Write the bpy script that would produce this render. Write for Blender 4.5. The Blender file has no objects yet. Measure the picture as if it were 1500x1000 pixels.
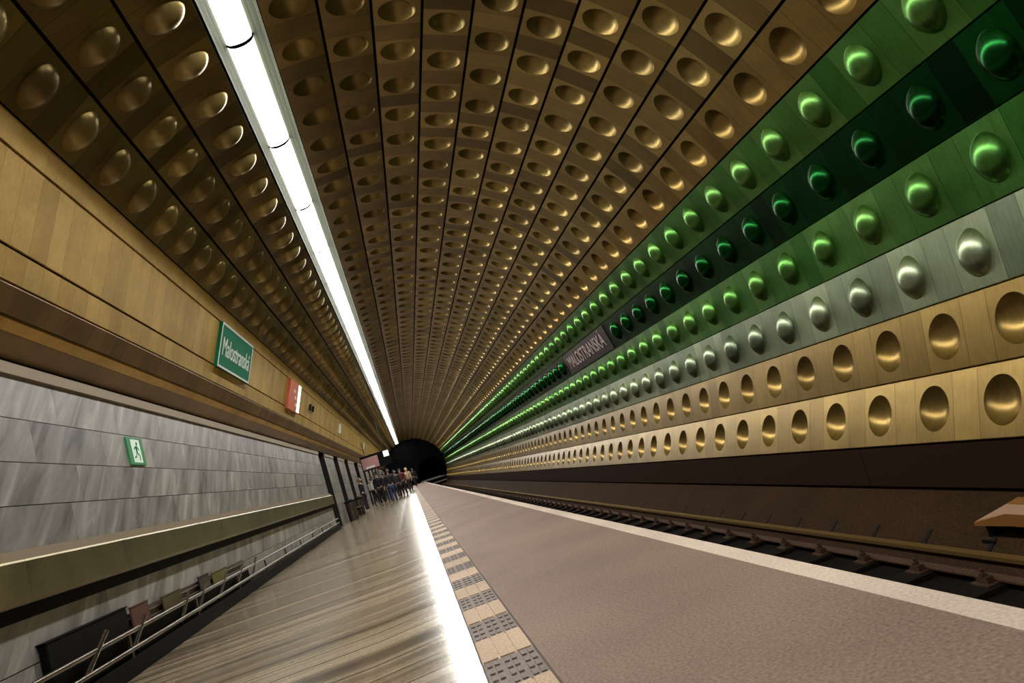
import bpy, bmesh, math, random
from mathutils import Vector, Matrix
random.seed(7)
sc = bpy.context.scene
COL = sc.collection
PI = math.pi
YN, YF = -5.0, 90.0          # near and far end of the station hall
H = 0.908                    # lens height above the platform
PITCH = 0.72                 # length of one wall module (dome panel + plain panel)
CX, CZ, R = 0.794, 1.672, 4.09   # axis and radius of the tunnel lining

# ------------------------------------------------------------------ materials
MATS = {}
def new_mat(name):
    m = bpy.data.materials.new(name); m.use_nodes = True
    nt = m.node_tree
    b = nt.nodes['Principled BSDF']
    MATS[name] = m
    return m, nt, b
def plain(name, col, rough=0.5, metal=0.0, emit=None, estr=0.0, spec=0.5):
    m, nt, b = new_mat(name)
    b.inputs['Base Color'].default_value = (*col, 1)
    b.inputs['Roughness'].default_value = rough
    b.inputs['Metallic'].default_value = metal
    b.inputs['Specular IOR Level'].default_value = spec
    if emit:
        b.inputs['Emission Color'].default_value = (*emit, 1)
        b.inputs['Emission Strength'].default_value = estr
    return m
def nd(nt, t, **kw):
    n = nt.nodes.new(t)
    for k, v in kw.items():
        if k in n.inputs: n.inputs[k].default_value = v
        else: setattr(n, k, v)
    return n
def ramp(nt, stops):
    r = nt.nodes.new('ShaderNodeValToRGB')
    e = r.color_ramp.elements
    e[0].position, e[0].color = stops[0][0], (*stops[0][1], 1)
    e[1].position, e[1].color = stops[-1][0], (*stops[-1][1], 1)
    for p, c in stops[1:-1]:
        x = e.new(p); x.color = (*c, 1)
    return r
def objmap(nt, scale, rot=(0, 0, 0)):
    t = nd(nt, 'ShaderNodeTexCoord'); m = nd(nt, 'ShaderNodeMapping')
    m.inputs['Scale'].default_value = scale; m.inputs['Rotation'].default_value = rot
    nt.links.new(t.outputs['Object'], m.inputs['Vector'])
    return m
def mul(nt, a, b, fac=1.0, mode='MULTIPLY'):
    x = nd(nt, 'ShaderNodeMix', data_type='RGBA', blend_type=mode)
    x.inputs[0].default_value = fac
    for s, i in ((a, 6), (b, 7)):
        if isinstance(s, tuple): x.inputs[i].default_value = (*s, 1)
        else: nt.links.new(s, x.inputs[i])
    return x.outputs[2]
def metal_panel(name, col, col2, rough=0.4, metal=0.85, scl=(3, 26, 3)):
    """Brushed anodised sheet: a tone for every sheet (face attribute) and fine brushing and stains."""
    m, nt, b = new_mat(name)
    at = nd(nt, 'ShaderNodeAttribute', attribute_name='tone')
    r = ramp(nt, [(0.0, col2), (1.0, col)])
    nt.links.new(at.outputs['Fac'], r.inputs['Fac'])
    mp = objmap(nt, scl)
    n = nd(nt, 'ShaderNodeTexNoise', Scale=2.0, Detail=5.0, Roughness=0.65)
    nt.links.new(mp.outputs[0], n.inputs['Vector'])
    r2 = ramp(nt, [(0.3, (0.84, 0.83, 0.80)), (0.7, (1.06, 1.06, 1.06))])
    nt.links.new(n.outputs['Fac'], r2.inputs['Fac'])
    mp2 = objmap(nt, (1.1, 1.1, 1.1))
    n2 = nd(nt, 'ShaderNodeTexNoise', Scale=1.6, Detail=3.0)
    nt.links.new(mp2.outputs[0], n2.inputs['Vector'])
    r3 = ramp(nt, [(0.32, (0.78, 0.76, 0.74)), (0.65, (1.05, 1.05, 1.05))])
    nt.links.new(n2.outputs['Fac'], r3.inputs['Fac'])
    c = mul(nt, mul(nt, r.outputs[0], r2.outputs[0]), r3.outputs[0])
    nt.links.new(c, b.inputs['Base Color'])
    mr = nd(nt, 'ShaderNodeMapRange')
    mr.inputs['To Min'].default_value = rough - 0.06; mr.inputs['To Max'].default_value = rough + 0.09
    nt.links.new(n.outputs['Fac'], mr.inputs['Value'])
    nt.links.new(mr.outputs[0], b.inputs['Roughness'])
    b.inputs['Metallic'].default_value = metal
    return m

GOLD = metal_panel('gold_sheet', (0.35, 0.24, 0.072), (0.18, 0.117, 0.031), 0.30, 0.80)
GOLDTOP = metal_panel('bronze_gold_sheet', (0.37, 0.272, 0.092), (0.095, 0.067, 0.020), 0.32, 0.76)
GREEN = metal_panel('green_sheet', (0.15, 0.35, 0.088), (0.035, 0.18, 0.026), 0.29, 0.97)
DKGREEN = metal_panel('dark_green_sheet', (0.006, 0.095, 0.016), (0.002, 0.018, 0.005), 0.22, 0.95)
PALE = metal_panel('pale_green_sheet', (0.37, 0.45, 0.30), (0.20, 0.26, 0.18), 0.31, 0.97)
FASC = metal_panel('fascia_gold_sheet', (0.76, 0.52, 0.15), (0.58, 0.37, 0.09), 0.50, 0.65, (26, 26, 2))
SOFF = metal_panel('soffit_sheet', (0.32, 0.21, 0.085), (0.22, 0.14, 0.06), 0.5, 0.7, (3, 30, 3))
DARK = plain('dark_backing', (0.010, 0.007, 0.004), 0.8, spec=0.05)
BLACK = plain('black_paint', (0.004, 0.004, 0.0045), 0.6, spec=0.08)
JET = plain('jet_black', (0.001, 0.001, 0.001), 0.9, spec=0.0)
JAMB = plain('dark_jamb', (0.022, 0.021, 0.020), 0.6, spec=0.1)
VOID = plain('tunnel_black', (0.004, 0.004, 0.005), 1.0, spec=0.0)
PLINTH = plain('brown_plinth', (0.020, 0.009, 0.005), 0.6, spec=0.06)

def stone_floor():
    m, nt, b = new_mat('polished_stone')
    mp = objmap(nt, (0.16, 3.4, 1.0), (0, 0, 0.02))
    n = nd(nt, 'ShaderNodeTexNoise', Scale=1.3, Detail=4.0, Roughness=0.62)
    nt.links.new(mp.outputs[0], n.inputs['Vector'])
    r = ramp(nt, [(0.33, (0.085, 0.063, 0.038)), (0.46, (0.25, 0.195, 0.125)), (0.66, (0.41, 0.335, 0.23))])
    nt.links.new(n.outputs['Fac'], r.inputs['Fac'])
    mp2 = objmap(nt, (40, 40, 40)); n2 = nd(nt, 'ShaderNodeTexNoise', Scale=1.0, Detail=3.0)
    nt.links.new(mp2.outputs[0], n2.inputs['Vector'])
    r2 = ramp(nt, [(0.3, (0.8, 0.8, 0.8)), (0.7, (1.1, 1.1, 1.1))]); nt.links.new(n2.outputs['Fac'], r2.inputs['Fac'])
    # slab joints across the platform
    br = nd(nt, 'ShaderNodeTexBrick', offset=0.0)
    br.inputs['Color1'].default_value = (1, 1, 1, 1); br.inputs['Color2'].default_value = (0.70, 0.68, 0.66, 1)
    br.inputs['Mortar'].default_value = (0.22, 0.17, 0.13, 1)
    br.inputs['Scale'].default_value = 1.0; br.inputs['Mortar Size'].default_value = 0.014
    br.inputs['Brick Width'].default_value = 40.0; br.inputs['Row Height'].default_value = 0.3
    br.inputs['Bias'].default_value = 0.0
    mp3 = objmap(nt, (1, 1, 1)); nt.links.new(mp3.outputs[0], br.inputs['Vector'])
    c = mul(nt, mul(nt, r.outputs[0], r2.outputs[0]), br.outputs['Color'])
    nt.links.new(c, b.inputs['Base Color'])
    mr = nd(nt, 'ShaderNodeMapRange'); mr.inputs['To Min'].default_value = 0.16; mr.inputs['To Max'].default_value = 0.25
    nt.links.new(n.outputs['Fac'], mr.inputs['Value']); nt.links.new(mr.outputs[0], b.inputs['Roughness'])
    b.inputs['Specular IOR Level'].default_value = 0.5
    return m
STONE = stone_floor()
def rough_stone(name, c0, c1, c2, rough=0.8, big=0.8, spec=0.25):
    m, nt, b = new_mat(name)
    mp = objmap(nt, (1, 1, 1))
    n = nd(nt, 'ShaderNodeTexNoise', Scale=70.0, Detail=4.0, Roughness=0.7); nt.links.new(mp.outputs[0], n.inputs['Vector'])
    r = ramp(nt, [(0.32, c0), (0.52, c1), (0.72, c2)]); nt.links.new(n.outputs['Fac'], r.inputs['Fac'])
    n2 = nd(nt, 'ShaderNodeTexNoise', Scale=big, Detail=4.0); nt.links.new(mp.outputs[0], n2.inputs['Vector'])
    r2 = ramp(nt, [(0.35, (0.82, 0.82, 0.82)), (0.65, (1.08, 1.08, 1.08))]); nt.links.new(n2.outputs['Fac'], r2.inputs['Fac'])
    nt.links.new(mul(nt, r.outputs[0], r2.outputs[0]), b.inputs['Base Color'])
    b.inputs['Roughness'].default_value = rough
    b.inputs['Specular IOR Level'].default_value = spec
    bp = nd(nt, 'ShaderNodeBump', Strength=0.25, Distance=0.01); nt.links.new(n.outputs['Fac'], bp.inputs['Height'])
    nt.links.new(bp.outputs[0], b.inputs['Normal'])
    return m
PAVE = rough_stone('rough_granite', (0.15, 0.098, 0.074), (0.235, 0.162, 0.128), (0.33, 0.24, 0.195), 0.7)
EDGE = rough_stone('edge_stone', (0.48, 0.375, 0.305), (0.62, 0.51, 0.425), (0.73, 0.62, 0.54), 0.7)
TACT_P = rough_stone('pale_tactile_tile', (0.36, 0.25, 0.17), (0.52, 0.39, 0.28), (0.62, 0.49, 0.37), 0.7)
TACT_G = rough_stone('grey_tactile_tile', (0.15, 0.12, 0.11), (0.21, 0.175, 0.16), (0.28, 0.24, 0.22), 0.65)
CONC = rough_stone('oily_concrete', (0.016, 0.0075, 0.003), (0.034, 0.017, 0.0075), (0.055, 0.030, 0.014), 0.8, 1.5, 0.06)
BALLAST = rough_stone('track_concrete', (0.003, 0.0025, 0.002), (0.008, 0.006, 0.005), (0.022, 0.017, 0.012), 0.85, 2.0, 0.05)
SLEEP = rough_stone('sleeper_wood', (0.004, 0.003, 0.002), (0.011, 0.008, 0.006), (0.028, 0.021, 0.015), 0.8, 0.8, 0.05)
def marble():
    m, nt, b = new_mat('grey_marble')
    at = nd(nt, 'ShaderNodeAttribute', attribute_name='tone')
    # streaks run up the slab, a little slanted, shifted from slab to slab
    t = nd(nt, 'ShaderNodeTexCoord')
    sp = nd(nt, 'ShaderNodeSeparateXYZ'); nt.links.new(t.outputs['Object'], sp.inputs[0])
    ma = nd(nt, 'ShaderNodeMath', operation='MULTIPLY_ADD'); ma.inputs[1].default_value = -0.95
    nt.links.new(sp.outputs['Z'], ma.inputs[0]); nt.links.new(sp.outputs['Y'], ma.inputs[2])
    mb = nd(nt, 'ShaderNodeMath', operation='MULTIPLY_ADD'); mb.inputs[1].default_value = 37.0
    nt.links.new(at.outputs['Fac'], mb.inputs[0]); nt.links.new(ma.outputs[0], mb.inputs[2])
    cb = nd(nt, 'ShaderNodeCombineXYZ'); nt.links.new(sp.outputs['X'], cb.inputs[0]); nt.links.new(mb.outputs[0], cb.inputs[1])
    mz = nd(nt, 'ShaderNodeMath', operation='MULTIPLY'); mz.inputs[1].default_value = 0.30
    nt.links.new(sp.outputs['Z'], mz.inputs[0]); nt.links.new(mz.outputs[0], cb.inputs[2])
    n = nd(nt, 'ShaderNodeTexNoise', Scale=3.2, Detail=7.0, Roughness=0.62, Distortion=0.6); nt.links.new(cb.outputs[0], n.inputs['Vector'])
    r = ramp(nt, [(0.30, (0.075, 0.074, 0.071)), (0.44, (0.20, 0.197, 0.19)), (0.58, (0.30, 0.296, 0.285)), (0.72, (0.48, 0.475, 0.46))])
    nt.links.new(n.outputs['Fac'], r.inputs['Fac'])
    r2 = ramp(nt, [(0.0, (0.80, 0.80, 0.81)), (1.0, (1.12, 1.08, 1.06))]); nt.links.new(at.outputs['Fac'], r2.inputs['Fac'])
    nt.links.new(mul(nt, r.outputs[0], r2.outputs[0]), b.inputs['Base Color'])
    b.inputs['Roughness'].default_value = 0.38
    return m
MARBLE = marble()
TRIM = plain('beige_trim', (0.31, 0.25, 0.18), 0.6, spec=0.2)
BAND = metal_panel('brass_band', (0.24, 0.20, 0.10), (0.15, 0.125, 0.06), 0.3, 0.8, (2, 2, 2))
TUBEM = plain('brushed_steel_tube', (0.17, 0.14, 0.11), 0.3, 1.0)
STEELD = plain('dark_steel', (0.10, 0.085, 0.07), 0.4, 0.9)
RAILM = plain('rail_head_steel', (0.24, 0.145, 0.05), 0.42, 0.7)
RAILW = rough_stone('rusty_rail_web', (0.03, 0.015, 0.008), (0.06, 0.03, 0.016), (0.10, 0.055, 0.03), 0.6)
COVER = plain('yellow_brown_cover', (0.22, 0.095, 0.022), 0.45)
LAMP = plain('lamp_diffuser', (0.9, 0.9, 0.88), 0.4, 0, (1.0, 0.965, 0.90), 46.0)
HOUS = plain('grey_green_reflector', (0.020, 0.023, 0.014), 0.7, 0.0, spec=0.03)
SGREEN = plain('sign_green', (0.0, 0.17, 0.085), 0.6, spec=0.1)
SGREENL = plain('exit_sign_green', (0.02, 0.22, 0.07), 0.5, 0, (0.05, 0.6, 0.2), 0.05)
SWHITE = plain('sign_white', (0.75, 0.80, 0.74), 0.4)
EXITW = plain('exit_sign_white', (0.75, 0.9, 0.78), 0.4, 0, (0.7, 1.0, 0.75), 0.15)
SRED = plain('sign_red', (0.62, 0.13, 0.05), 0.4)
SPINK = plain('board_pink', (0.42, 0.22, 0.22), 0.5)
LETTER = plain('pale_letters', (0.55, 0.45, 0.44), 0.35, 0.4)
LITW = plain('lit_white_panel', (0.9, 0.9, 0.85), 0.4, 0, (1.0, 0.93, 0.78), 1.6)

# ------------------------------------------------------------------ helpers
def link(o, parent=None):
    COL.objects.link(o)
    if parent is not None: o.parent = parent
    return o
def mesh(name, verts, faces, mat, parent=None, mi=None, tone=None, smooth=False, sharp=None):
    me = bpy.data.meshes.new(name)
    me.from_pydata([tuple(v) for v in verts], [], faces)
    for m in (mat if isinstance(mat, (list, tuple)) else [mat]): me.materials.append(m)
    if mi is not None: me.polygons.foreach_set('material_index', mi)
    if tone is not None:
        a = me.attributes.new('tone', 'FLOAT', 'FACE'); a.data.foreach_set('value', tone)
    if smooth:
        me.polygons.foreach_set('use_smooth', [True]*len(faces))
        if sharp: me.set_sharp_from_angle(angle=sharp)
    me.update()
    return link(bpy.data.objects.new(name, me), parent)
def tag(o, label=None, cat=None, group=None, kind=None):
    if label: o['label'] = label
    if cat: o['category'] = cat
    if group: o['group'] = group
    if kind: o['kind'] = kind
    return o
def struct(o, label=None):
    return tag(o, label, None, None, 'structure')
def empty(name, loc=(0, 0, 0), rz=0.0, parent=None):
    o = bpy.data.objects.new(name, None); o.empty_display_size = 0.1
    o.location = loc; o.rotation_euler = (0, 0, rz)
    return link(o, parent)
class MB:
    def __init__(s): s.v = []; s.f = []; s.m = []; s.t = []
    def face(s, idx, m=0, t=0.5): s.f.append(idx); s.m.append(m); s.t.append(t)
    def box(s, x0, x1, y0, y1, z0, z1, m=0, t=0.5):
        b = len(s.v)
        s.v += [(x, y, z) for z in (z0, z1) for y in (y0, y1) for x in (x0, x1)]
        for q in ((0, 2, 3, 1), (4, 5, 7, 6), (0, 1, 5, 4), (2, 6, 7, 3), (0, 4, 6, 2), (1, 3, 7, 5)):
            s.face([b+i for i in q], m, t)
    def extr(s, prof, y0, y1, m=0, t=0.5, closed=True, cap=True):
        """profile (x,z) swept along y"""
        b = len(s.v); n = len(prof)
        s.v += [(x, y0, z) for x, z in prof] + [(x, y1, z) for x, z in prof]
        for i in range(n if closed else n-1):
            j = (i+1) % n
            s.face([b+i, b+j, b+n+j, b+n+i], m, t)
        if closed and cap:
            s.face([b+i for i in range(n)][::-1], m, t); s.face([b+n+i for i in range(n)], m, t)
    def tube(s, p0, p1, r0, r1=None, n=10, m=0, t=0.5):
        r1 = r0 if r1 is None else r1
        p0 = Vector(p0); p1 = Vector(p1); d = (p1-p0).normalized()
        a = d.orthogonal().normalized(); c = d.cross(a); b = len(s.v)
        for p, r in ((p0, r0), (p1, r1)):
            for k in range(n):
                w = 2*PI*k/n; s.v.append(tuple(p + a*math.cos(w)*r + c*math.sin(w)*r))
        for k in range(n):
            j = (k+1) % n; s.face([b+k, b+j, b+n+j, b+n+k], m, t)
        s.face([b+k for k in range(n)][::-1], m, t); s.face([b+n+k for k in range(n)], m, t)
    def build(s, name, mat, parent=None, smooth=False, sharp=None):
        return mesh(name, s.v, s.f, mat, parent, s.m, s.t, smooth, sharp)
def box(name, x0, x1, y0, y1, z0, z1, mat, parent=None, bevel=0):
    b = MB(); b.box(x0, x1, y0, y1, z0, z1); o = b.build(name, mat, parent)
    if bevel:
        mo = o.modifiers.new('bevel', 'BEVEL'); mo.width = bevel; mo.segments = 2
    return o
def ring(ang): return (CX + R*math.cos(ang), CZ + R*math.sin(ang))
def rad(d): return math.radians(d)

# ------------------------------------------------------------------ the lining: rows of dome panels
# angle about the tunnel axis, y of the first measured dome, +1 bulges into the hall / -1 hollow, sheet
ROWS = [
 ('R1', -23.09, 6.58, -1, GOLD, 'lowest gold panel row of hollow domes on the right wall'),
 ('R2', -14.51, 6.29, -1, GOLD, 'second gold panel row of hollow domes, right under the pale green row'),
 ('R3', -6.08, 6.57, 1, PALE, 'pale grey green panel row of bulging domes on the right wall'),
 ('R4', 2.75, 5.94, 1, GREEN, 'mid green panel row of bulging domes between the pale and the dark green rows'),
 ('R5', 11.31, 5.32, 1, DKGREEN, 'very dark green panel row of bulging domes with the station lettering'),
 ('R6', 19.86, 5.65, 1, GREEN, 'upper mid green panel row of bulging domes under the gold vault'),
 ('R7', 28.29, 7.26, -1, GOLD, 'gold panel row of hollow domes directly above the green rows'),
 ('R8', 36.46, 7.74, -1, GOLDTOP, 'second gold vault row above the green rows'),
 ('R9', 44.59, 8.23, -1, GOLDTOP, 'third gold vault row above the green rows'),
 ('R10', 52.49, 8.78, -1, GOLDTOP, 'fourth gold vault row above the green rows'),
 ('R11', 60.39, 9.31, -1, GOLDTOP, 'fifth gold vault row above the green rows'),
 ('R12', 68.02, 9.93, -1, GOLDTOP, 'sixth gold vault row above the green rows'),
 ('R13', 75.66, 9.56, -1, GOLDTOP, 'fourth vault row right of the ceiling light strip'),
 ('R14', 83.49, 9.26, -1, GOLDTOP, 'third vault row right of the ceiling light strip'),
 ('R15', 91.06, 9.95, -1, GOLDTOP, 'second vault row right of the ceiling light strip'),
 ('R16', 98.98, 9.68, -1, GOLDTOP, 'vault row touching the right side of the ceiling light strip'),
 ('L1', 114.84, 7.90, 1, GOLDTOP, 'vault row of bulging domes touching the left side of the ceiling light strip'),
 ('L2', 123.37, 7.67, 1, GOLDTOP, 'middle one of the three vault rows left of the light strip'),
 ('L3', 131.65, 7.47, 1, GOLDTOP, 'bronze vault row of bulging domes just above the gold fascia'),
]
ang = [r[1] for r in ROWS]
def bounds(i):
    lo = (ang[i]+ang[i-1])/2 if i > 0 and i != 16 else ang[i]-(4.26 if i == 0 else 4.2)
    hi = (ang[i]+ang[i+1])/2 if i < len(ROWS)-1 and i != 15 else ang[i]+4.15
    return lo, hi
SIGN_Y = (13.75, 17.65)
DOMES = {1: (0.148, 0.208, 0.108, 0.68), -1: (0.176, 0.205, 0.105, 0.60), 2: (0.148, 0.216, 0.110, 0.66)}   # half axes along and across, depth, cap shape
def panel_row(i):
    nm, a, y0, bulge, mat, label = ROWS[i]
    lo, hi = bounds(i)
    p0, p1 = Vector(ring(rad(lo))), Vector(ring(rad(hi)))
    sd = (p1-p0); half = sd.length/2; sd.normalize()
    nn = Vector((-sd[1], sd[0]))                       # towards the axis
    cdir = Vector(ring(rad(a)))
    off = (cdir-(p0+p1)/2).dot(sd)
    mid = (p0+p1)/2
    V = []; F = []; T = []
    def pt(s, y, n):
        q = mid + sd*s + nn*n; V.append((q[0], y, q[1])); return len(V)-1
    e = half-(0.010 if i < 6 else 0.016)
    ybase = y0*PITCH
    k0 = int(math.floor((YN-ybase)/PITCH)); k1 = int(math.ceil((YF-ybase)/PITCH))
    hp = 0.31*PITCH
    gap = 0.003
    DOME_Y, DOME_S, depth, cap = DOMES[2 if bulge > 0 and i > 15 else bulge]
    for k in range(k0, k1+1):
        yc = ybase+k*PITCH
        if yc < YN or yc > YF-0.4: continue
        near = abs(yc)
        N, rings = (48, 9) if near < 9 else (32, 6) if near < 18 else (20, 4) if near < 36 else (12, 3)
        t0, t1 = random.random(), random.random()
        if i >= 3: t0, t1 = 0.45+0.55*t0, 0.08+0.62*t1
        if i < 2: t0, t1 = 0.35+0.5*t0, 0.2+0.6*t1
        # plain panel after the dome panel
        b = [pt(-e, yc+hp+gap, 0), pt(e, yc+hp+gap, 0), pt(e, yc+PITCH-hp-gap, 0), pt(-e, yc+PITCH-hp-gap, 0)]
        F.append(b[::-1]); T.append(t1)
        if nm == 'R5' and SIGN_Y[0] < yc < SIGN_Y[1]:
            b = [pt(-e, yc-hp, 0), pt(e, yc-hp, 0), pt(e, yc+hp, 0), pt(-e, yc+hp, 0)]
            F.append(b[::-1]); T.append(t0); continue
        # dome: rings of a spherical cap, then the square panel round it
        Rs = (1+cap**2)/(2*cap)
        prev = None
        c = pt(off, yc, bulge*depth)
        for rI in range(1, rings+1):
            rr = math.sin(PI/2*rI/rings) if rI < rings else 1.0
            h = (math.sqrt(Rs*Rs-rr*rr)-(Rs-cap))/cap
            cur = [pt(off+DOME_S*rr*math.sin(2*PI*j/N), yc+DOME_Y*rr*math.cos(2*PI*j/N), bulge*depth*h) for j in range(N)]
            for j in range(N):
                jj = (j+1) % N
                F.append([c, cur[jj], cur[j]] if prev is None else [prev[j], prev[jj], cur[jj], cur[j]]); T.append(t0)
            prev = cur
        # flat collar round the dome
        lip = [pt(off+(DOME_S+0.012)*math.sin(2*PI*j/N), yc+(DOME_Y+0.012)*math.cos(2*PI*j/N), 0.0) for j in range(N)]
        for j in range(N):
            jj = (j+1) % N; F.append([prev[j], prev[jj], lip[jj], lip[j]]); T.append(t0)
        prev = lip
        # rectangle border at the same angles, nearest ones snapped to the corners
        rect = []
        for j in range(N):
            sx, cy = math.sin(2*PI*j/N), math.cos(2*PI*j/N)
            tt = 1e9
            if abs(cy) > 1e-9: tt = min(tt, hp/abs(cy))
            if sx > 1e-9: tt = min(tt, (e-off)/sx)
            if sx < -1e-9: tt = min(tt, (-e-off)/sx)
            rect.append([off+tt*sx, yc+tt*cy])
        for cs in (-e, e):
            for cy in (yc-hp, yc+hp):
                q = min(rect, key=lambda w: (w[0]-cs)**2+(w[1]-cy)**2); q[0], q[1] = cs, cy
        rr_ = [pt(s, y, 0) for s, y in rect]
        for j in range(N):
            jj = (j+1) % N; F.append([prev[j], prev[jj], rr_[jj], rr_[j]]); T.append(t0)
    # folded long edges
    for sg in ((-1, 1) if i < 6 else ()):
        for kk in range(0, 60):
            ya = YN+(YF-YN)*kk/60; yb = YN+(YF-YN)*(kk+1)/60
            b = [pt(sg*e, ya, 0), pt(sg*(e+0.006), ya, -0.006), pt(sg*(e+0.006), ya, -0.05),
                 pt(sg*e, yb, 0), pt(sg*(e+0.006), yb, -0.006), pt(sg*(e+0.006), yb, -0.05)]
            for f in ([b[0], b[1], b[4], b[3]], [b[1], b[2], b[5], b[4]]):
                F.append(f if sg < 0 else f[::-1]); T.append(1.0)
    o = mesh('wall_panel_row' if i < 6 else 'ceiling_panel_row', V, F, mat, None, None, T, True, rad(38))
    return struct(o, label)
for i in range(len(ROWS)): panel_row(i)

# dark shell behind the panels
v = []; f = []
NA = 72; a0, a1 = rad(-27.5), rad(139)
for k in range(NA+1):
    w = a0+(a1-a0)*k/NA
    for y in (YN, YF): v.append((CX+(R+0.15)*math.cos(w), y, CZ+(R+0.15)*math.sin(w)))
for k in range(NA): f.append([2*k, 2*k+2, 2*k+3, 2*k+1])
struct(mesh('ceiling', v, f, DARK, smooth=True))

# ------------------------------------------------------------------ ceiling light strip
aL = 107.0
lc = Vector(ring(rad(106.75)))
inn = Vector((CX-lc[0], CZ-lc[1])).normalized(); tang = Vector((-inn[1], inn[0]))   # towards +x side or -x side
if tang[0] < 0: tang = -tang
def lp(s, n): q = lc + tang*s + inn*n; return (q[0], q[1])
SEG = 2.175
ORD = ['first', 'second', 'third', 'fourth', 'fifth', 'sixth', 'seventh', 'eighth', 'ninth', 'tenth', 'eleventh', 'twelfth']
LIGHT0 = 6.469*(5.42-H)/(5.35-H)
def make_light():
    root = empty('ceiling_light')
    d = MB()
    prof = [lp(0.140*math.cos(PI*k/14), -0.075+0.052*math.sin(PI*k/14)) for k in range(15)]
    d.extr(prof, 0.026, SEG-0.026)
    d.build('diffuser', LAMP, root, True, rad(50))
    e = MB()
    prof2 = [lp(0.143*math.cos(PI*k/14), -0.075+0.062*math.sin(PI*k/14)) for k in range(15)]
    e.extr(prof2, SEG-0.026, SEG+0.026)
    e.build('joint_ring', JET, root)
    h = MB()
    for sg in (-1, 1):
        h.extr([lp(sg*0.143, -0.076), lp(sg*0.19, -0.050), lp(sg*0.24, -0.010), lp(sg*0.262, 0.016), lp(sg*0.268, 0.0), lp(sg*0.268, -0.10), lp(sg*0.143, -0.10)], 0, SEG)
    h.build('reflector', HOUS, root, False)
    return root
def copy_tree(o, parent=None):
    c = o.copy(); COL.objects.link(c)
    if parent is not None: c.parent = parent; c.matrix_parent_inverse = o.matrix_parent_inverse
    for ch in o.children: copy_tree(ch, c)
    return c
proto = make_light()
n0 = int(math.floor((YN-LIGHT0)/SEG)); n = 0
k = n0; vis = 0
while LIGHT0+k*SEG < YF-1.5:
    o = proto if k == n0 else copy_tree(proto)
    o.location = (0, LIGHT0+k*SEG, 0)
    yend = LIGHT0+(k+1)*SEG
    if yend < 5.6:
        lab = 'white ceiling light segment overhead, just out of the picture at the near end'
    else:
        lab = ('white glowing ceiling light segment, %s of the strip from the top edge of the picture' % ORD[vis]) if vis < 12 else 'small far white ceiling light segment beyond the twelfth of the strip'
        vis += 1
    tag(o, lab, 'ceiling light', 'segments of the ceiling light strip')
    k += 1

# ------------------------------------------------------------------ right wall foot, track bed
pl = MB()
y = YN; rk = random.Random(3)
while y < YF:
    y2 = min(YF, y+2.88)
    pl.extr([(4.428, -0.225), (4.405, -0.60), (4.47, -0.60), (4.49, -0.225)], y+0.004, y2-0.004, 0, rk.random())
    y = y2
pl.extr([(4.475, -0.2), (4.455, -0.62), (4.5, -0.62), (4.52, -0.2)], YN, YF, 1)
struct(pl.build('wall_right', [PLINTH, DARK]), 'dark brown plinth panels under the lowest gold row')
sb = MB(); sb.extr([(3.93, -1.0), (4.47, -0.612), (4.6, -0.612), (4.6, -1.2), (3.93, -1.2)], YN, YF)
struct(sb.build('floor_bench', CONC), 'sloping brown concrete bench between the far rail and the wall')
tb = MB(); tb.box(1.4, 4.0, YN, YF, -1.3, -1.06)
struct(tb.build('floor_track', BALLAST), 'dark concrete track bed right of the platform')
def rail_profile(cx, z):
    h = 0.165
    return [(cx-0.036, z), (cx+0.036, z), (cx+0.036, z-0.030), (cx+0.010, z-0.045), (cx+0.008, z-h+0.03), (cx+0.066, z-h+0.012), (cx+0.066, z-h),
            (cx-0.066, z-h), (cx-0.066, z-h+0.012), (cx-0.008, z-h+0.03), (cx-0.010, z-0.045), (cx-0.036, z-0.030)]
for cx, lab in ((3.70, 'far running rail of the track beside the sloping concrete'), (2.265, 'near running rail of the track below the platform edge')):
    root = empty('rail', (0, 0, 0))
    hb = MB(); P = rail_profile(cx, -0.842)
    hb.extr([P[0], P[1], P[2], P[3], P[10], P[11]][::-1], YN, YF)
    hb.build('rail_head', RAILM, root)
    wb = MB(); wb.extr([P[3], P[4], P[5], P[6], P[7], P[8], P[9], P[10]][::-1], YN, YF)
    wb.build('rail_web', RAILW, root)
    tag(root, lab, 'rail')
sl = empty('sleeper')
b = MB(); b.box(1.95, 3.92, -0.12, 0.12, -1.058, -1.02); b.build('beam', SLEEP, sl)
for cx in (3.70, 2.265):
    for sg in (-1, 1):
        c = MB()
        xo = cx+sg*0.10
        c.box(min(cx, xo+sg*0.06), max(cx, xo+sg*0.06), -0.08, 0.08, -1.022, -1.009)
        c.box(xo-0.028, xo+0.03, -0.05, 0.05, -1.01, -0.965)
        c.tube((xo, 0, -0.995), (xo, 0, -0.915), 0.014, 0.014, 8)
        c.tube((xo, 0, -0.965), (xo, 0, -0.942), 0.028, 0.028, 6)
        c.build('rail_chair', RAILW if sg < 0 else STEELD, sl)
for k in range(-9, 120):
    y = 4.497+k*0.660
    if y < YN+0.3 or y > 80: continue

    if not globals().get('_sl_used'):
        o = sl; _sl_used = True
    else: o = copy_tree(sl)
    o.location = (0, y, 0)
    tag(o, 'dark track sleeper with bolted chairs lying under the two rails', 'sleeper', 'sleepers under the rails')
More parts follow.
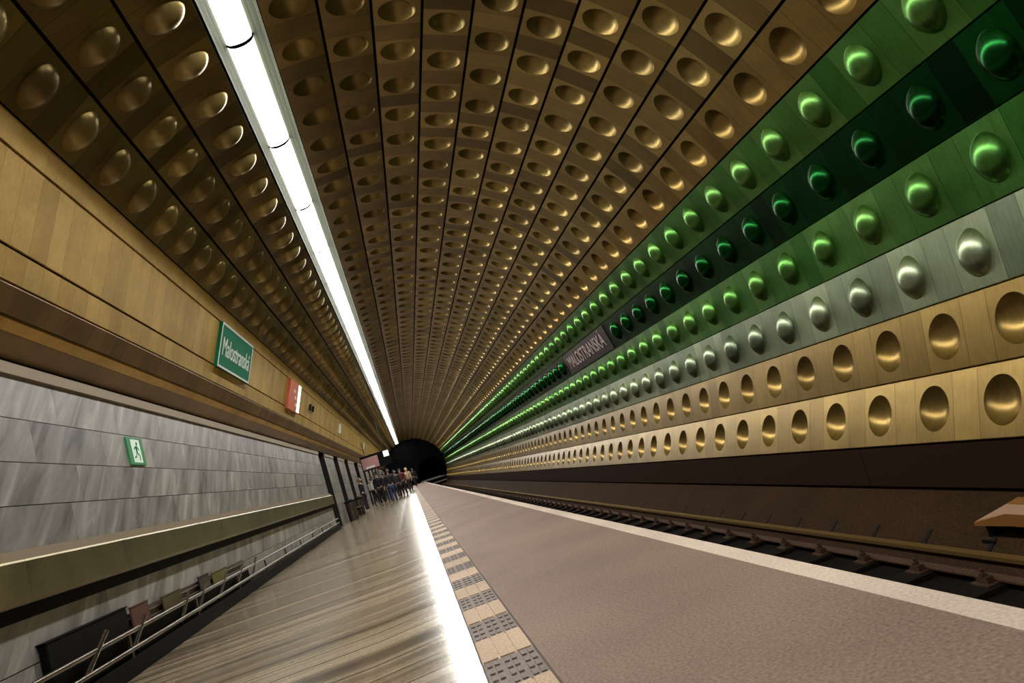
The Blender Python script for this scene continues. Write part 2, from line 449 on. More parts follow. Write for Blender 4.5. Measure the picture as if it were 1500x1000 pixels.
# covered conductor rail by the wall
root = empty('conductor_rail_cover', (4.12, 4.88, -0.6))
def rel(o, root):
    o.matrix_parent_inverse = Matrix.Translation(-Vector(root.location)); return o
c = MB(); c.extr([(4.02, -0.755), (4.01, -0.66), (4.05, -0.60), (4.17, -0.585), (4.23, -0.61), (4.24, -0.74), (4.225, -0.74), (4.215, -0.63), (4.16, -0.60), (4.06, -0.615), (4.03, -0.665), (4.035, -0.755)][::-1], YN, 4.55)
c.extr([(4.02, -0.755), (4.01, -0.66), (4.05, -0.60), (4.17, -0.585), (4.23, -0.61), (4.24, -0.74)][::-1], 4.55, 4.56)
rel(c.build('cover_board', COVER, root), root)
# sloped end shoe of the cover
e_ = MB(); b0 = len(e_.v)
A = [(4.02, -0.755), (4.01, -0.66), (4.05, -0.60), (4.17, -0.585), (4.23, -0.61), (4.24, -0.74)]
B = [(4.02, -0.775), (4.02, -0.755), (4.05, -0.745), (4.17, -0.74), (4.23, -0.745), (4.24, -0.765)]
e_.v += [(x, 4.56, z) for x, z in A]+[(x, 4.90, z) for x, z in B]
for i in range(6): e_.face([i, (i+1) % 6, 6+(i+1) % 6, 6+i])
e_.face([0, 1, 2, 3, 4, 5]); e_.face([11, 10, 9, 8, 7, 6])
rel(e_.build('end_shoe', COVER, root), root)
l_ = MB(); l_.box(4.09, 4.15, 4.84, 4.88, -0.93, -0.755); l_.box(4.04, 4.2, 4.80, 4.92, -0.95, -0.90); rel(l_.build('support', BLACK, root), root)
l_ = MB(); l_.box(4.09, 4.17, 4.2, 4.26, -0.93, -0.66); rel(l_.build('support', BLACK, root), root)
tag(root, 'yellow brown cover board on black supports at the right edge of the track', 'rail cover')
# dark drain slots across the concrete bench
for k in range(14):
    y = 4.83+k*0.67
    b = MB(); z0 = -0.985
    b.extr([(3.955, -0.985), (4.10, -0.880), (4.10, -0.872), (3.955, -0.975)], y-0.02, y+0.02)
    o = b.build('floor_slot', BLACK); struct(o, 'dark slot cut across the sloping concrete beside the far rail')

# ------------------------------------------------------------------ platform
XL, XT0, XT1, XE0, XE1 = -2.85, 0.078, 0.325, 1.472, 1.585
def slab(name, x0, x1, mat, label, z=0.0, x_lo=None):
    b = MB(); b.box(x0, x1, YN, YF, -0.18, z)
    return struct(b.build(name, mat), label)
# slight cross-slope added beside the tactile strip to shift the light strip's reflection
def fz(x):
    d = XT0-0.008-x
    return 0.0 if d <= 0 else -min(d, 0.55)*math.tan(rad(2.9))
b = MB(); b.extr([(-3.9, fz(-3.9)), (XT0-0.558, fz(XT0-0.558)), (XT0-0.008, 0.0), (XT0-0.008, -0.18), (-3.9, -0.18)], YN, YF)
struct(b.build('floor', STONE), 'polished beige stone platform floor left of the tactile strip')
slab('floor_edge', XT1+0.008, XE0-0.004, PAVE, 'rough brown granite paving between the tactile strip and the platform edge')
slab('trim_1', XE0, XE1, EDGE, 'pale stone edge strip of the platform')
b = MB(); b.box(1.36, 1.40, YN, YF, -1.2, -0.18); b.box(-2, 1.40, YN, YF, -0.26, -0.18)
struct(b.build('wall_platform', BLACK), 'dark face of the platform under the edge strip')
# tactile strip: tiles in turn pale and grey, three ribs or rows of studs on each
tt = MB(); TY0 = 3.80; TL = 0.425
k = int(math.floor((YN-TY0)/TL))
w3 = (XT1-XT0)/3
while TY0+k*TL < YF-0.5:
    y0 = TY0+k*TL; m = 0 if k % 2 else 1
    tt.box(XT0, XT1, y0+0.002, y0+TL-0.002, -0.1, -0.008, m)
    if y0 < 26:
        for c in range(3):
            xa = XT0+c*w3
            if m == 0:
                for r_ in range(1):
                    xb = xa+0.005
                    tt.box(xb, xb+w3-0.010, y0+0.008, y0+TL-0.008, -0.006, 0.0, m)
            elif y0 < 14:
                for r_ in range(4):
                    for q in range(2):
                        yc = y0+TL*(r_+0.5)/4; xc = xa+w3*(0.3+0.42*q)
                        tt.box(xc-0.012, xc+0.012, yc-0.034, yc+0.034, -0.006, 0.0, m)
            else:
                tt.box(xa+0.012, xa+w3-0.012, y0+0.02, y0+TL-0.02, -0.006, 0.0, m)
    k += 1
struct(tt.build('trim_2', [TACT_P, TACT_G]), 'tactile strip of alternating pale and grey ribbed tiles')
b = MB()
for x in (XT0-0.008, XT1): b.box(x, x+0.008, YN, YF, -0.1, -0.004)
struct(b.build('trim_3', plain('brown_joint', (0.06, 0.04, 0.03), 0.7)), 'thin brown joints on both sides of the tactile strip')

# ------------------------------------------------------------------ left side: pylon wall
WX = -3.0
KW = 3.0/3.3
def wz(z): return max(0.0, H+(z-H)*KW)
OPEN = [(29.2, 31.2), (34.8, 36.9), (40.5, 42.8), (47.4, 50.6), (54.6, 57.2), (61.2, 63.8), (67.8, 70.4), (74.4, 77.0), (81.0, 83.6)]
OPEN = [(a_*KW, b_*KW) for a_, b_ in OPEN]
solid = []; y = YN
for a_, b_ in OPEN: solid.append((y, a_)); y = b_
solid.append((y, YF))
COURSE = [-0.03]+[wz(z) for z in (0.42, 0.83, 1.35, 1.735, 2.135, 2.555, 3.0)]
rk = random.Random(11)
for n_, (ya, yb) in enumerate(solid):
    w = MB()
    w.box(WX-1.2, WX-0.012, ya+0.004, yb-0.004, -0.028, 2.95, 1)
    for ci in range(len(COURSE)-1):
        z0, z1 = COURSE[ci], COURSE[ci+1]
        L = 1.54*KW
        st = {6: 10.84, 5: 8.72, 4: 7.95, 3: 9.2}.get(ci, 8.0)*KW
        yy = st+math.floor((ya-st)/L)*L
        while yy < yb:
            p, q = max(ya, yy), min(yb, yy+L)
            if q-p > 0.03:
                w.box(WX-0.03, WX, p+0.001, q-0.001, z0+0.004, z1-0.004, 0, rk.random())
            yy += L
    # side faces of the opening
    if n_ < len(solid)-1: w.box(WX-1.2, WX-0.002, yb-0.03, yb, -0.028, 2.9, 2, 0.2)
    if n_ > 0: w.box(WX-1.2, WX-0.002, ya, ya+0.03, -0.028, 2.9, 2, 0.2)
    struct(w.build('wall_left', [MARBLE, DARK, JAMB]), 'grey veined marble wall' if n_ == 0 else 'grey marble pylon between two openings to the hall')
    t = MB(); t.box(WX, WX+0.03, ya, yb, wz(2.985), wz(3.105))
    struct(t.build('trim_4', TRIM), 'beige trim along the top of the marble wall')
    if n_ == 0:
        t = MB(); t.box(WX, WX+0.06, ya, yb, wz(1.262), wz(1.345))
        struct(t.build('trim_5', TRIM), 'pale ledge on top of the brass band')
        # brass band; the shadow below it is painted in as a black strip
        y = ya; t = MB()
        while y < yb-0.05:
            y2 = min(yb, y+1.8)
            t.extr([(WX, wz(1.258)), (WX+0.11, wz(1.258)), (WX+0.12, wz(1.24)), (WX+0.12, 0.935), (WX+0.11, 0.905), (WX, 0.905)][::-1], y+0.002, y2-0.002, 0, rk.random())
            y = y2
        struct(t.build('trim_6', BAND), 'olive brass band along the marble wall')
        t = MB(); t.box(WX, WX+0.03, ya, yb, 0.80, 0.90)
        struct(t.build('shadow_strip', BLACK), 'black strip painted in as the shadow under the brass band')
# dim hall behind the openings
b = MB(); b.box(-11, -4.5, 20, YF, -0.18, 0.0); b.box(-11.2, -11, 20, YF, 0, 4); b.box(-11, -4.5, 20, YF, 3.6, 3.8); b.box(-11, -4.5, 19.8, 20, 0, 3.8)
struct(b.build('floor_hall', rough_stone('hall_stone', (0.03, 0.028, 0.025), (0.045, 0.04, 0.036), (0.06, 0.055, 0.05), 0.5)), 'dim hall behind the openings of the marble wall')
b = MB(); b.box(-4.6, -3.89, YN, YF, -0.18, -0.028)
struct(b.build('floor_sill', STONE), 'stone floor under the marble wall and through its openings')

# ------------------------------------------------------------------ gold fascia and soffit
FA, FB, FC, FD = (-2.138, 4.545), (-2.230, 4.303), (-2.492, 3.622), (-2.590, 3.365)
def lerp(p, q, t): return (p[0]+(q[0]-p[0])*t, p[1]+(q[1]-p[1])*t)
def strip(name, p, q, mat, step, label, gap=0.003, inset=0.014, first=5.97, thick=0.03, jitter=0.0, light=None):
    m_ = MB(); L = math.hypot(q[0]-p[0], q[1]-p[1]); g = inset/L
    a_, b_ = lerp(p, q, g), lerp(p, q, 1-g)
    nx, nz = (q[1]-p[1])/L, -(q[0]-p[0])/L         # normal pointing into the hall or not; back is the other way
    if nx > 0 or (abs(nx) < 0.5 and nz > 0): nx, nz = -nx, -nz
    if name == 'soffit_strip': nx, nz = 0, 1
    yy = first-math.ceil((first-YN)/step)*step
    while yy < YF:
        m_.extr([a_, b_, (b_[0]+nx*thick, b_[1]+nz*thick), (a_[0]+nx*thick, a_[1]+nz*thick)], max(YN, yy)+gap/2, min(YF, yy+step)-gap/2, 0, rk.random() if light is None else light)
        yy += step
    return struct(m_.build(name, mat), label)
strip('trim_8', FA, FB, FASC, 2.4, 'smooth gold top band of the fascia')
strip('wall_fascia', FB, FC, FASC, 0.278, 'gold plank fascia carrying the signs')
strip('trim_9', FC, FD, FASC, 0.278, 'narrow gold plank band at the foot of the fascia')
S0, S1, S2, S3 = (-2.590, 3.365), (-2.745, 3.170), (-2.845, 3.085), (-3.0, 2.93)
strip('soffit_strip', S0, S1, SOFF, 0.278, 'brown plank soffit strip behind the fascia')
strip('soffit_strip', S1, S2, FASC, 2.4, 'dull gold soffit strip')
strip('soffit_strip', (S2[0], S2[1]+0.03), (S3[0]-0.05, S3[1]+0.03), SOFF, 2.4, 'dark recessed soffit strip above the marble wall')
bk = MB(); bk.extr([(-2.16, 4.56), (-2.62, 3.42), (-3.12, 2.99), (-4.2, 2.95), (-4.2, 3.05), (-3.1, 3.1), (-2.66, 3.5), (-2.22, 4.6)], YN, YF)
struct(bk.build('ceiling_soffit', DARK), 'dark backing of the fascia and soffit')

# ------------------------------------------------------------------ far end
b = MB()
NA = 40
ae0, ae1 = rad(-30), rad(210)
outer = [(CX+(R+0.2)*math.cos(ae0+(ae1-ae0)*k/NA), CZ+(R+0.2)*math.sin(ae0+(ae1-ae0)*k/NA)) for k in range(NA+1)]
inner = [(2.95+1.9*math.cos(ae0+(ae1-ae0)*k/NA), 0.9+1.9*math.sin(ae0+(ae1-ae0)*k/NA)) for k in range(NA+1)]
for k in range(NA):
    i0 = len(b.v)
    b.v += [(outer[k][0], YF, outer[k][1]), (outer[k+1][0], YF, outer[k+1][1]), (inner[k+1][0], YF, inner[k+1][1]), (inner[k][0], YF, inner[k][1])]
    b.face([i0, i0+1, i0+2, i0+3])
i0 = len(b.v)
b.v += [(outer[0][0], YF, outer[0][1]), (outer[-1][0], YF, outer[-1][1]), (inner[-1][0], YF, inner[-1][1]), (inner[0][0], YF, inner[0][1])]
b.face([i0, i0+1, i0+2, i0+3])
i0 = len(b.v)
b.v += [(-11, YF, -1.3), (4.6, YF, -1.3), (4.6, YF, -0.6), (-3.0, YF, -0.6), (-11, YF, 4)]
b.face([i0, i0+1, i0+2, i0+3, i0+4])
struct(b.build('wall_end', VOID), 'dark end wall of the station with the tunnel mouth')
b = MB(); b.extr(inner, YF, YF+25, closed=False); i0 = len(b.v)
b.v += [(x, YF+25, z) for x, z in inner]; b.face(list(range(i0, i0+len(inner))))
struct(b.build('wall_tunnel', VOID), 'black running tunnel beyond the station')

# ------------------------------------------------------------------ signs
def text(name, body, size, mat, parent, mw, extrude=0.004, align='CENTER', width=1.0):
    cu = bpy.data.curves.new(name, 'FONT'); cu.body = body; cu.size = size; cu.extrude = extrude
    cu.align_x = align; cu.align_y = 'CENTER'
    cu.materials.append(mat)
    o = bpy.data.objects.new(name, cu); COL.objects.link(o)
    bpy.context.view_layer.update()
    me = bpy.data.meshes.new_from_object(o.evaluated_get(bpy.context.evaluated_depsgraph_get()))
    bpy.data.objects.remove(o)
    o = link(bpy.data.objects.new(name, me), parent); o.matrix_basis = mw
    return o
# frame on the fascia: x right (towards far end), y up the slope, z out of it
fu = Vector((FB[0]-FC[0], 0, FB[1]-FC[1])).normalized()
fr = Vector((0, 1, 0)); fn = fr.cross(fu)          # +y x up = towards the hall
if fn.x < 0: fn = -fn
def fascia_mw(y, s, n=0.0):
    """y along tunnel, s metres up from FC, n out"""
    p = Vector((FC[0], y, FC[1])) + fu*s + fn*n
    return Matrix(((fr.x, fu.x, fn.x, p.x), (fr.y, fu.y, fn.y, p.y), (fr.z, fu.z, fn.z, p.z), (0, 0, 0, 1)))
def local_box(name, x0, x1, y0, y1, z0, z1, mat, parent, bevel=0.0):
    o = box(name, x0, x1, y0, y1, z0, z1, mat, parent, bevel); return o
# reading direction: seen from the platform looking towards -x, left is near (-y)
root = empty('station_sign'); root.matrix_basis = fascia_mw(12.62, 0.36, 0.0)
W2, H2 = 1.10, 0.37
local_box('sign_panel', -W2, W2, -H2, H2, 0.0, 0.05, SGREEN, root)
bd = MB()
for a_ in ((-W2, W2, -H2, -H2+0.035), (-W2, W2, H2-0.035, H2), (-W2, -W2+0.035, -H2+0.035, H2-0.035), (W2-0.035, W2, -H2+0.035, H2-0.035)):
    bd.box(a_[0], a_[1], a_[2], a_[3], 0.05, 0.056)
bd.build('border', SWHITE, root)
t = text('lettering', 'Malostranská', 0.44, SWHITE, root, Matrix.Translation((0, -0.02, 0.052)))
t.scale = (0.82, 1.0, 1.0)
tag(root, 'green station name sign with white border and lettering on the gold fascia', 'sign')
root = empty('notice_sign'); root.matrix_basis = fascia_mw(18.9, 0.34, 0.0)
local_box('sign_panel', -0.86, 0.80, -0.38, 0.38, 0.0, 0.06, SRED, root)
local_box('white_panel', 0.42, 0.80, -0.36, 0.37, 0.061, 0.07, LITW, root)
mk = MB()
for k, (x_, z_) in enumerate(((-0.25, 0.13), (-0.05, -0.02), (0.12, -0.2))):
    mk.box(x_, x_+0.22, z_-0.04, z_+0.05, 0.061, 0.066)
mk.build('white_marks', SWHITE, root)
tag(root, 'orange red sign with a bright white end on the gold fascia', 'sign')
for yy, lab in ((31.2, 'nearer small white notice on the far gold fascia'), (47.2, 'farther small white notice on the far gold fascia')):
    root = empty('notice_plate'); root.matrix_basis = fascia_mw(yy, 0.36, 0.012)
    local_box('plate', -0.35, 0.35, -0.2, 0.2, 0, 0.03, SWHITE, root)
    tag(root, lab, 'sign')
root = empty('loudspeaker'); root.matrix_basis = fascia_mw(22.3, 0.38, 0.012)
for x_ in (-0.3, 0.3): local_box('grille', x_-0.09, x_+0.09, -0.09, 0.09, 0, 0.04, BLACK, root)
tag(root, 'pair of small dark square grilles on the gold fascia past the red sign', 'loudspeaker')
# exit sign on the marble
root = empty('exit_sign', (WX+0.001, 9.66, 2.345)); root.rotation_euler = (0, 0, 0)
root.matrix_basis = Matrix(((0, 0, 1, WX+0.001), (1, 0, 0, 9.66*KW), (0, 1, 0, wz(2.345)), (0, 0, 0, 1)))
local_box('sign_panel', -0.235, 0.235, -0.165, 0.165, 0, 0.02, SGREENL, root)
def poly(name, pts, z, mat, parent):
    return mesh(name, [(x, y, z) for x, y in pts]+[(x, y, z-0.002) for x, y in pts],
                [list(range(len(pts)))] + [[i, len(pts)+i, len(pts)+(i+1) % len(pts), (i+1) % len(pts)] for i in range(len(pts))], mat, parent)
poly('doorway', [(-0.13, -0.14), (0.13, -0.14), (0.13, 0.14), (-0.13, 0.14)], 0.023, EXITW, root)
fig = MB()
def fpoly(pts):
    i0 = len(fig.v); fig.v += [(x, y, 0.026) for x, y in pts]; fig.face(list(range(i0, i0+len(pts))))
fpoly([(0.03+0.025*math.cos(2*PI*k/10), 0.09+0.025*math.sin(2*PI*k/10)) for k in range(10)])
fpoly([(-0.02, 0.06), (0.03, 0.06), (0.02, -0.02), (-0.025, -0.02)])
fpoly([(0.03, 0.055), (0.085, 0.02), (0.075, 0.005), (0.025, 0.035)])
fpoly([(-0.02, 0.06), (-0.075, 0.03), (-0.07, 0.01), (-0.02, 0.04)])
fpoly([(0.02, -0.02), (0.075, -0.055), (0.06, -0.12), (0.04, -0.115), (0.05, -0.06), (-0.005, -0.03)])
fpoly([(-0.025, -0.02), (0.0, -0.02), (-0.045, -0.08), (-0.10, -0.095), (-0.105, -0.075), (-0.055, -0.065)])
fig.build('running_figure', SGREEN, root)
tag(root, 'small green emergency exit sign with a running figure on the marble wall', 'sign')
# station name in letters on the dark green row
iR5 = 4
lo, hi = bounds(iR5); p0, p1 = Vector(ring(rad(lo))), Vector(ring(rad(hi))); sdv = (p1-p0).normalized(); nnv = Vector((-sdv[1], sdv[0])); mid = (p0+p1)/2
up = Vector((sdv[0], 0, sdv[1])); nrm = Vector((nnv[0], 0, nnv[1])); rt = Vector((0, -1, 0))
p = Vector((mid[0], 15.70, mid[1])) + nrm*0.012
root = empty('station_lettering'); root.matrix_basis = Matrix(((rt.x, up.x, nrm.x, p.x), (rt.y, up.y, nrm.y, p.y), (rt.z, up.z, nrm.z, p.z), (0, 0, 0, 1)))
local_box('back_board', -1.93, 1.93, -0.275, 0.275, -0.010, 0.004, plain('letter_board', (0.035, 0.022, 0.024), 0.35, 0.5), root)
t = text('lettering', 'MALOSTRANSKÁ', 0.46, LETTER, root, Matrix.Translation((0, 0, 0.006)), 0.008); t.scale = (0.94, 1, 1)
tag(root, 'pale station name letters on a dark board in the dark green panel row', 'sign')
# board hanging over the platform far away
root = empty('hanging_board', (-1.75, 45.0, 2.2))
local_box('case', -0.95, 0.95, -0.08, 0.08, 0.0, 0.95, BLACK, root, 0.01)
local_box('pink_panel', -0.90, 0.15, -0.09, -0.081, 0.08, 0.80, SPINK, root)
local_box('lit_panel', 0.55, 0.88, -0.09, -0.081, 0.55, 0.90, LITW, root)
local_box('pale_strip', -0.70, -0.15, -0.095, -0.091, 0.12, 0.24, SWHITE, root)
r_ = MB(); r_.tube((-0.6, 0, 0.95), (-0.6, 0, 2.75), 0.02); r_.build('rod', STEELD, root)
r_ = MB(); r_.tube((0.6, 0, 0.95), (0.6, 0, 3.05), 0.02); r_.build('rod', STEELD, root)
tag(root, 'dark hanging board with a pink panel over the far platform', 'sign')

# ------------------------------------------------------------------ low rail and fittings along the marble wall
b = MB(); b.box(WX, -2.86, YN, 26.3, -0.027, 0.13)
struct(b.build('baseboard_left', BLACK), 'black base ledge along the foot of the marble wall')
root = empty('low_rail', (-2.89, 12, 0.13))
for z_, nm_ in ((0.355, 'upper_tube'), (0.200, 'lower_tube')):
    b = MB(); b.tube((-2.89, YN, z_), (-2.89, 26.3, z_), 0.022, None, 12)
    rel(b.build(nm_, TUBEM, root, True, rad(40)), root)
for k in range(14):
    y = -3+k*2.05
    b = MB(); b.box(-2.902, -2.878, y-0.02, y+0.02, 0.125, 0.36); rel(b.build('post', STEELD, root), root)
for k, (ya, dy) in enumerate(((8.7, 0.36), (9.4, 0.30), (10.3, 0.48), (11.3, 0.45), (12.3, 0.40))):
    b = MB(); b.tube((-2.905, ya-0.02, 0.16), (-2.865, ya+dy, 0.45), 0.018, None, 8); rel(b.build('strut', TUBEM, root), root)
b = MB(); b.tube((-2.90, 6.36, 0.2), (-2.865, 6.78, 0.47), 0.022, None, 8); rel(b.build('strut', TUBEM, root), root)
b = MB(); b.tube((-2.90, 7.33, 0.2), (-2.865, 7.66, 0.44), 0.02, None, 8); rel(b.build('strut', TUBEM, root), root)
tag(root, 'low double steel tube rail with slanted struts along the foot of the marble wall', 'rail')
# equipment box and cable trough with slanted struts behind the rail
root = empty('equipment_box', (-2.96, 6.7, 0.13))
rel(box('body', -2.998, -2.935, 5.95, 7.45, 0.13, 0.575, BLACK, root, 0.01), root)
rel(box('lid', -2.999, -2.93, 5.93, 7.47, 0.575, 0.588, BLACK, root), root)
tag(root, 'long black box against the marble wall behind the low rail', 'box')
root = empty('cable_trough', (-2.96, 10.0, 0.13))
rel(box('trough', -2.998, -2.935, 7.50, 12.3, 0.13, 0.34, BLACK, root), root)
rel(box('back_plate', -2.998, -2.985, 7.50, 12.3, 0.34, 0.50, plain('back_plate_brown', (0.07, 0.045, 0.03), 0.5), root), root)
b = MB()
for z_ in (0.38, 0.45): b.tube((-2.967, 7.52, z_), (-2.967, 12.28, z_), 0.012, None, 8)
rel(b.build('cables', STEELD, root), root)
tag(root, 'long dark cable trough between the low rail and the marble wall', 'cable trough')
def small_box(nm, y0, y1, z0, z1, col, lab):
    m_ = plain(nm+'_paint', col, 0.45)
    root = empty(nm, (-2.96, (y0+y1)/2, z0))
    rel(box('body', -2.954, -2.936, y0, y1, z0, z1, m_, root, 0.008), root)
    rel(box('lid', -2.955, -2.932, y0-0.006, y1+0.006, z1, z1+0.012, m_, root), root)
    tag(root, lab, 'box')
small_box('junction_box', 7.54, 8.0, 0.342, 0.55, (0.09, 0.028, 0.022), 'reddish brown junction box beside the long black box')
small_box('junction_box', 8.4, 9.0, 0.342, 0.51, (0.06, 0.042, 0.008), 'mustard brown junction box on the cable trough')
small_box('junction_box', 9.75, 10.2, 0.342, 0.54, (0.02, 0.014, 0.012), 'black junction box in the middle of the cable trough')
small_box('junction_box', 10.35, 11.1, 0.342, 0.51, (0.11, 0.095, 0.01), 'yellow green junction box towards the far end of the cable trough')

# ------------------------------------------------------------------ people
def skin_chain(name, pts, edges, mat, parent, sub=1):
    """pts: list of (x,y,z,radius); grown with a skin modifier from vertex 0"""
    me = bpy.data.meshes.new(name)
    me.from_pydata([p[:3] for p in pts], edges, []); me.materials.append(mat)
    o = link(bpy.data.objects.new(name, me), parent)
    sm = o.modifiers.new('skin', 'SKIN'); sm.use_smooth_shade = True
    for i, p in enumerate(pts):
        me.skin_vertices[0].data[i].radius = (p[3], p[3]*(p[4] if len(p) > 4 else 1))
    me.skin_vertices[0].data[0].use_root = True
    ss = o.modifiers.new('sub', 'SUBSURF'); ss.levels = sub; ss.render_levels = sub
    return o
def person(loc, face, label, top, legs, skin=(0.50, 0.30, 0.21), hair=(0.03, 0.02, 0.015), shoes=(0.02, 0.02, 0.02), h=1.75, stride=0.0, long_hair=False, bag=None):
    k = h/1.75
    loc = (loc[0], loc[1], fz(loc[0]))
    root = empty('person', loc, face)
    tag(root, label, 'person', 'people far along the platform')
    i = len(bpy.data.materials)
    ms = plain('skin_%d' % i, skin, 0.6); mt = plain('top_%d' % i, top, 0.8); ml = plain('legs_%d' % i, legs, 0.8)
    mh = plain('hair_%d' % i, hair, 0.6); mo = plain('shoe_%d' % i, shoes, 0.5)
    s = stride
    # whole body: pelvis root, spine, neck, head, arms with hands, legs with feet
    P = [(0, 0, .95, .13), (0, 0, 1.10, .125), (0, 0, 1.30, .14), (0, -.005, 1.43, .10), (0, 0, 1.50, .055), (0, .01, 1.555, .058), (0, .02, 1.63, .085), (0, .015, 1.70, .075)]
    E = [(a, a+1) for a in range(7)]
    hipz = .90
    for sg in (-1, 1):
        b0 = len(P); st = s*sg
        P += [(sg*.09, 0, hipz, .085), (sg*.10, st*.5+.02, .50, .058), (sg*.10, st-.02, .10, .042), (sg*.105, st+.12, .03, .035)]
        E += [(0, b0), (b0, b0+1), (b0+1, b0+2), (b0+2, b0+3)]
        a0 = len(P)
        P += [(sg*.185, 0, 1.42, .058), (sg*.235, -st*.4, 1.14, .044), (sg*.24, -st*.7+.06, .90, .032), (sg*.24, -st*.7+.075, .84, .030)]
        E += [(3, a0), (a0, a0+1), (a0+1, a0+2), (a0+2, a0+3)]
        for f_, (dx, ln) in enumerate(((-.024, .075), (-.008, .088), (.009, .082), (.024, .064))):
            q = len(P); P += [(sg*.24+dx*.3, -st*.7+.075+dx, .80, .0095), (sg*.235, -st*.7+.085+dx, .80-ln, .008)]
            E += [(a0+3, q), (q, q+1)]
        q = len(P); P += [(sg*.225, -st*.7+.115, .82, .010), (sg*.215, -st*.7+.125, .775, .009)]; E += [(a0+3, q), (q, q+1)]
    sc_ = lambda L_: [tuple([c*k for c in p[:3]] + [p[3]*k]) for p in L_]
    skin_chain('body', sc_(P), E, ms, root)
    # face: nose and eyes
    nb = MB(); nb.tube((0, .10*k, 1.635*k), (0, .122*k, 1.605*k), .008*k, .014*k, 6); nb.build('nose', ms, root)
    # jacket, trousers as shells a little thicker than the body
    J = [(0, 0, .92, .155), (0, 0, 1.10, .145), (0, 0, 1.30, .168), (0, -.005, 1.42, .150), (0, 0, 1.50, .085)]
    EJ = [(0, 1), (1, 2), (2, 3), (3, 4)]
    for sg in (-1, 1):
        st = s*sg; a0 = len(J)
        J += [(sg*.19, 0, 1.42, .088), (sg*.238, -st*.4, 1.14, .060), (sg*.242, -st*.7+.055, .915, .048)]
        EJ += [(3, a0), (a0, a0+1), (a0+1, a0+2)]
    skin_chain('jacket', sc_(J), EJ, mt, root)
    T_ = [(0, 0, .93, .142)]; ET = []
    for sg in (-1, 1):
        st = s*sg; b0 = len(T_)
        T_ += [(sg*.09, 0, hipz-.03, .100), (sg*.10, st*.5+.02, .50, .074), (sg*.10, st-.02, .09, .060)]
        ET += [(0, b0), (b0, b0+1), (b0+1, b0+2)]
    skin_chain('trousers', sc_(T_), ET, ml, root)
    for sg in (-1, 1):
        st = s*sg
        skin_chain('shoe', sc_([(sg*.10, st-.05, .05, .048), (sg*.10, st+.05, .045, .046), (sg*.105, st+.15, .038, .036)]), [(0, 1), (1, 2)], mo, root)
    Hh = [(0, -.01, 1.70, .088), (0, .03, 1.735, .07), (0, -.045, 1.65, .07)]; EH = [(0, 1), (0, 2)]
    if long_hair: Hh += [(0, -.07, 1.52, .07), (0, -.08, 1.42, .05)]; EH += [(2, 3), (3, 4)]
    skin_chain('hair', sc_(Hh), EH, mh, root)
    if bag:
        mbg = plain('bag_%d' % i, bag, 0.6)
        b = MB(); b.box(-.16*k, .16*k, -.33*k, -.17*k, 1.0*k, 1.42*k); o = b.build('backpack', mbg, root)
        mo_ = o.modifiers.new('bevel', 'BEVEL'); mo_.width = 0.05; mo_.segments = 3
    return root
person((-1.05, 36.9, 0), 0.15, 'person in a dark jacket and blue jeans nearest on the far platform', (0.012, 0.014, 0.022), (0.03, 0.045, 0.12), stride=0.16, shoes=(0.25, 0.22, 0.2))
person((-2.35, 44.5, 0), -0.5, 'person in black with a white bag by the first marble pylons', (0.010, 0.010, 0.012), (0.012, 0.012, 0.015), stride=0.1, bag=(0.55, 0.55, 0.55))
person((-2.55, 37.3, 0), 1.4, 'person in black standing close to the marble pylons at the left', (0.012, 0.012, 0.014), (0.02, 0.02, 0.025), hair=(0.25, 0.16, 0.07), shoes=(0.5, 0.5, 0.5))
person((-1.45, 41.8, 0), 0.3, 'person in a dark navy coat between the jeans and the pylons', (0.008, 0.010, 0.025), (0.012, 0.014, 0.03), stride=0.12)
person((-0.55, 45.5, 0), 2.9, 'person in a dark red top behind the one in jeans', (0.10, 0.015, 0.02), (0.01, 0.01, 0.012))
person((-0.15, 52.0, 0), 0.2, 'blond person in a beige jacket under the end of the light strip', (0.55, 0.40, 0.27), (0.02, 0.018, 0.02), hair=(0.5, 0.33, 0.14), long_hair=True, stride=0.1)
person((-0.22, 60.0, 0), 0.0, 'person in a white top farther along the bright floor strip', (0.55, 0.52, 0.5), (0.02, 0.02, 0.025), hair=(0.35, 0.25, 0.18), h=1.85)
person((0.36, 66.0, 0), 0.4, 'person in black with white shoes farthest to the right', (0.008, 0.008, 0.01), (0.008, 0.008, 0.01), shoes=(0.7, 0.7, 0.7), stride=0.2)

person((-1.75, 39.6, 0), 3.0, 'person in a black coat facing the others beside the white bag', (0.006, 0.006, 0.008), (0.006, 0.006, 0.008), h=1.82)
person((-0.85, 43.0, 0), 0.4, 'person in a dark grey jacket right behind the one in jeans', (0.02, 0.02, 0.024), (0.008, 0.008, 0.012), stride=0.1, h=1.7)
person((-2.1, 50.5, 0), 0.1, 'person in a brown jacket farthest along the marble pylons', (0.05, 0.028, 0.018), (0.01, 0.01, 0.012))
def litter_bin(x, y, lab):
    root = empty('litter_bin', (x, y, fz(x)))
    b = MB(); b.tube((0, 0, 0.0), (0, 0, 0.78), 0.20, 0.22, 20); b.build('drum', STEELD, root, True, rad(40))
    b = MB(); b.tube((0, 0, 0.78), (0, 0, 0.84), 0.235, 0.235, 20); b.tube((0, 0, 0.84), (0, 0, 0.90), 0.2, 0.12, 20); b.build('lid', BLACK, root, True, rad(40))
    tag(root, lab, 'litter bin')
litter_bin(-2.72, 30.6, 'nearer dark litter bin in front of the marble pylons')
litter_bin(-2.72, 35.2, 'farther dark litter bin in front of the marble pylons')
root = empty('bench', (-2.70, 32.9, fz(-2.7)))
b = MB()
for k in range(4): b.box(-0.20+k*0.105, -0.11+k*0.105, -0.9, 0.9, 0.42, 0.455)
b.build('seat', STEELD, root)
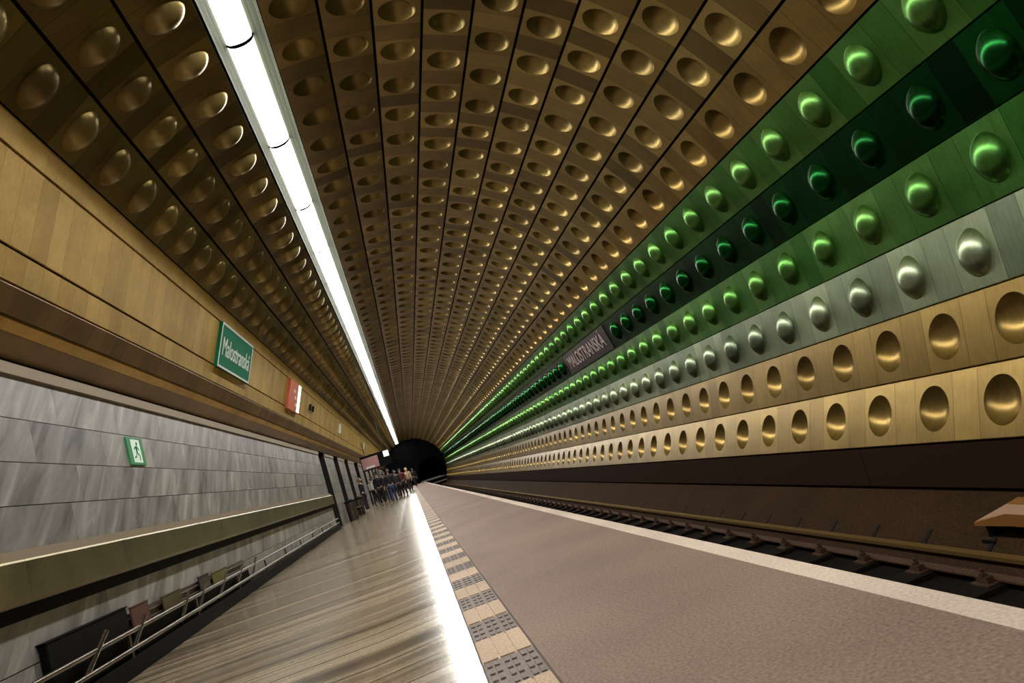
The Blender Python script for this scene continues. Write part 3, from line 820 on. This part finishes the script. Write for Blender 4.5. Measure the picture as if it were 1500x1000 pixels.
b = MB(); b.extr([(-0.22, 0.50), (-0.25, 0.90), (-0.22, 0.90), (-0.19, 0.50)], -0.9, 0.9); b.build('backrest', BLACK, root)
for yy in (-0.7, 0.7):
    b = MB(); b.box(-0.20, 0.20, yy-0.025, yy+0.025, 0.36, 0.42); b.box(-0.23, -0.19, yy-0.025, yy+0.025, 0.0, 0.86); b.box(0.16, 0.20, yy-0.025, yy+0.025, 0.0, 0.36)
    b.build('leg', BLACK, root)
tag(root, 'dark bench with a low backrest between the two litter bins', 'bench')

# ------------------------------------------------------------------ camera, world, view
yaw, pit, roll = 0.14476144604282432, 0.19827298086518877, rad(18.0)
cyw, syw, cp, sp = math.cos(yaw), math.sin(yaw), math.cos(pit), math.sin(pit)
Fv = Vector((syw*cp, cyw*cp, sp)); Rv = Vector((cyw, -syw, 0)); Uv = Rv.cross(Fv)
def wr(v): return Vector((v.x*math.cos(roll)+v.z*math.sin(roll), v.y, -v.x*math.sin(roll)+v.z*math.cos(roll)))
Fv, Rv, Uv = wr(Fv), wr(Rv), wr(Uv)
cam = bpy.data.cameras.new('camera'); co = bpy.data.objects.new('camera', cam); COL.objects.link(co)
cam.sensor_width = 36.0; cam.sensor_fit = 'HORIZONTAL'; cam.lens = 36.0*1000.0/1500.0
cam.clip_start = 0.05; cam.clip_end = 400
co.matrix_world = Matrix(((Rv.x, Uv.x, -Fv.x, 0), (Rv.y, Uv.y, -Fv.y, 0), (Rv.z, Uv.z, -Fv.z, H), (0, 0, 0, 1)))
sc.camera = co
wd = bpy.data.worlds.new('world'); sc.world = wd; wd.use_nodes = True
wd.node_tree.nodes['Background'].inputs[0].default_value = (0.9, 0.8, 0.62, 1)
wd.node_tree.nodes['Background'].inputs[1].default_value = 0.08
vs = sc.view_settings
vs.view_transform = 'Standard'; vs.look = 'None'; vs.gamma = 1.0; vs.exposure = 0.10; vs.use_curve_mapping = False
sc.cycles.max_bounces = 8; sc.cycles.diffuse_bounces = 4; sc.cycles.glossy_bounces = 4
sc.cycles.sample_clamp_indirect = 8.0
sc.cycles.use_denoising = True
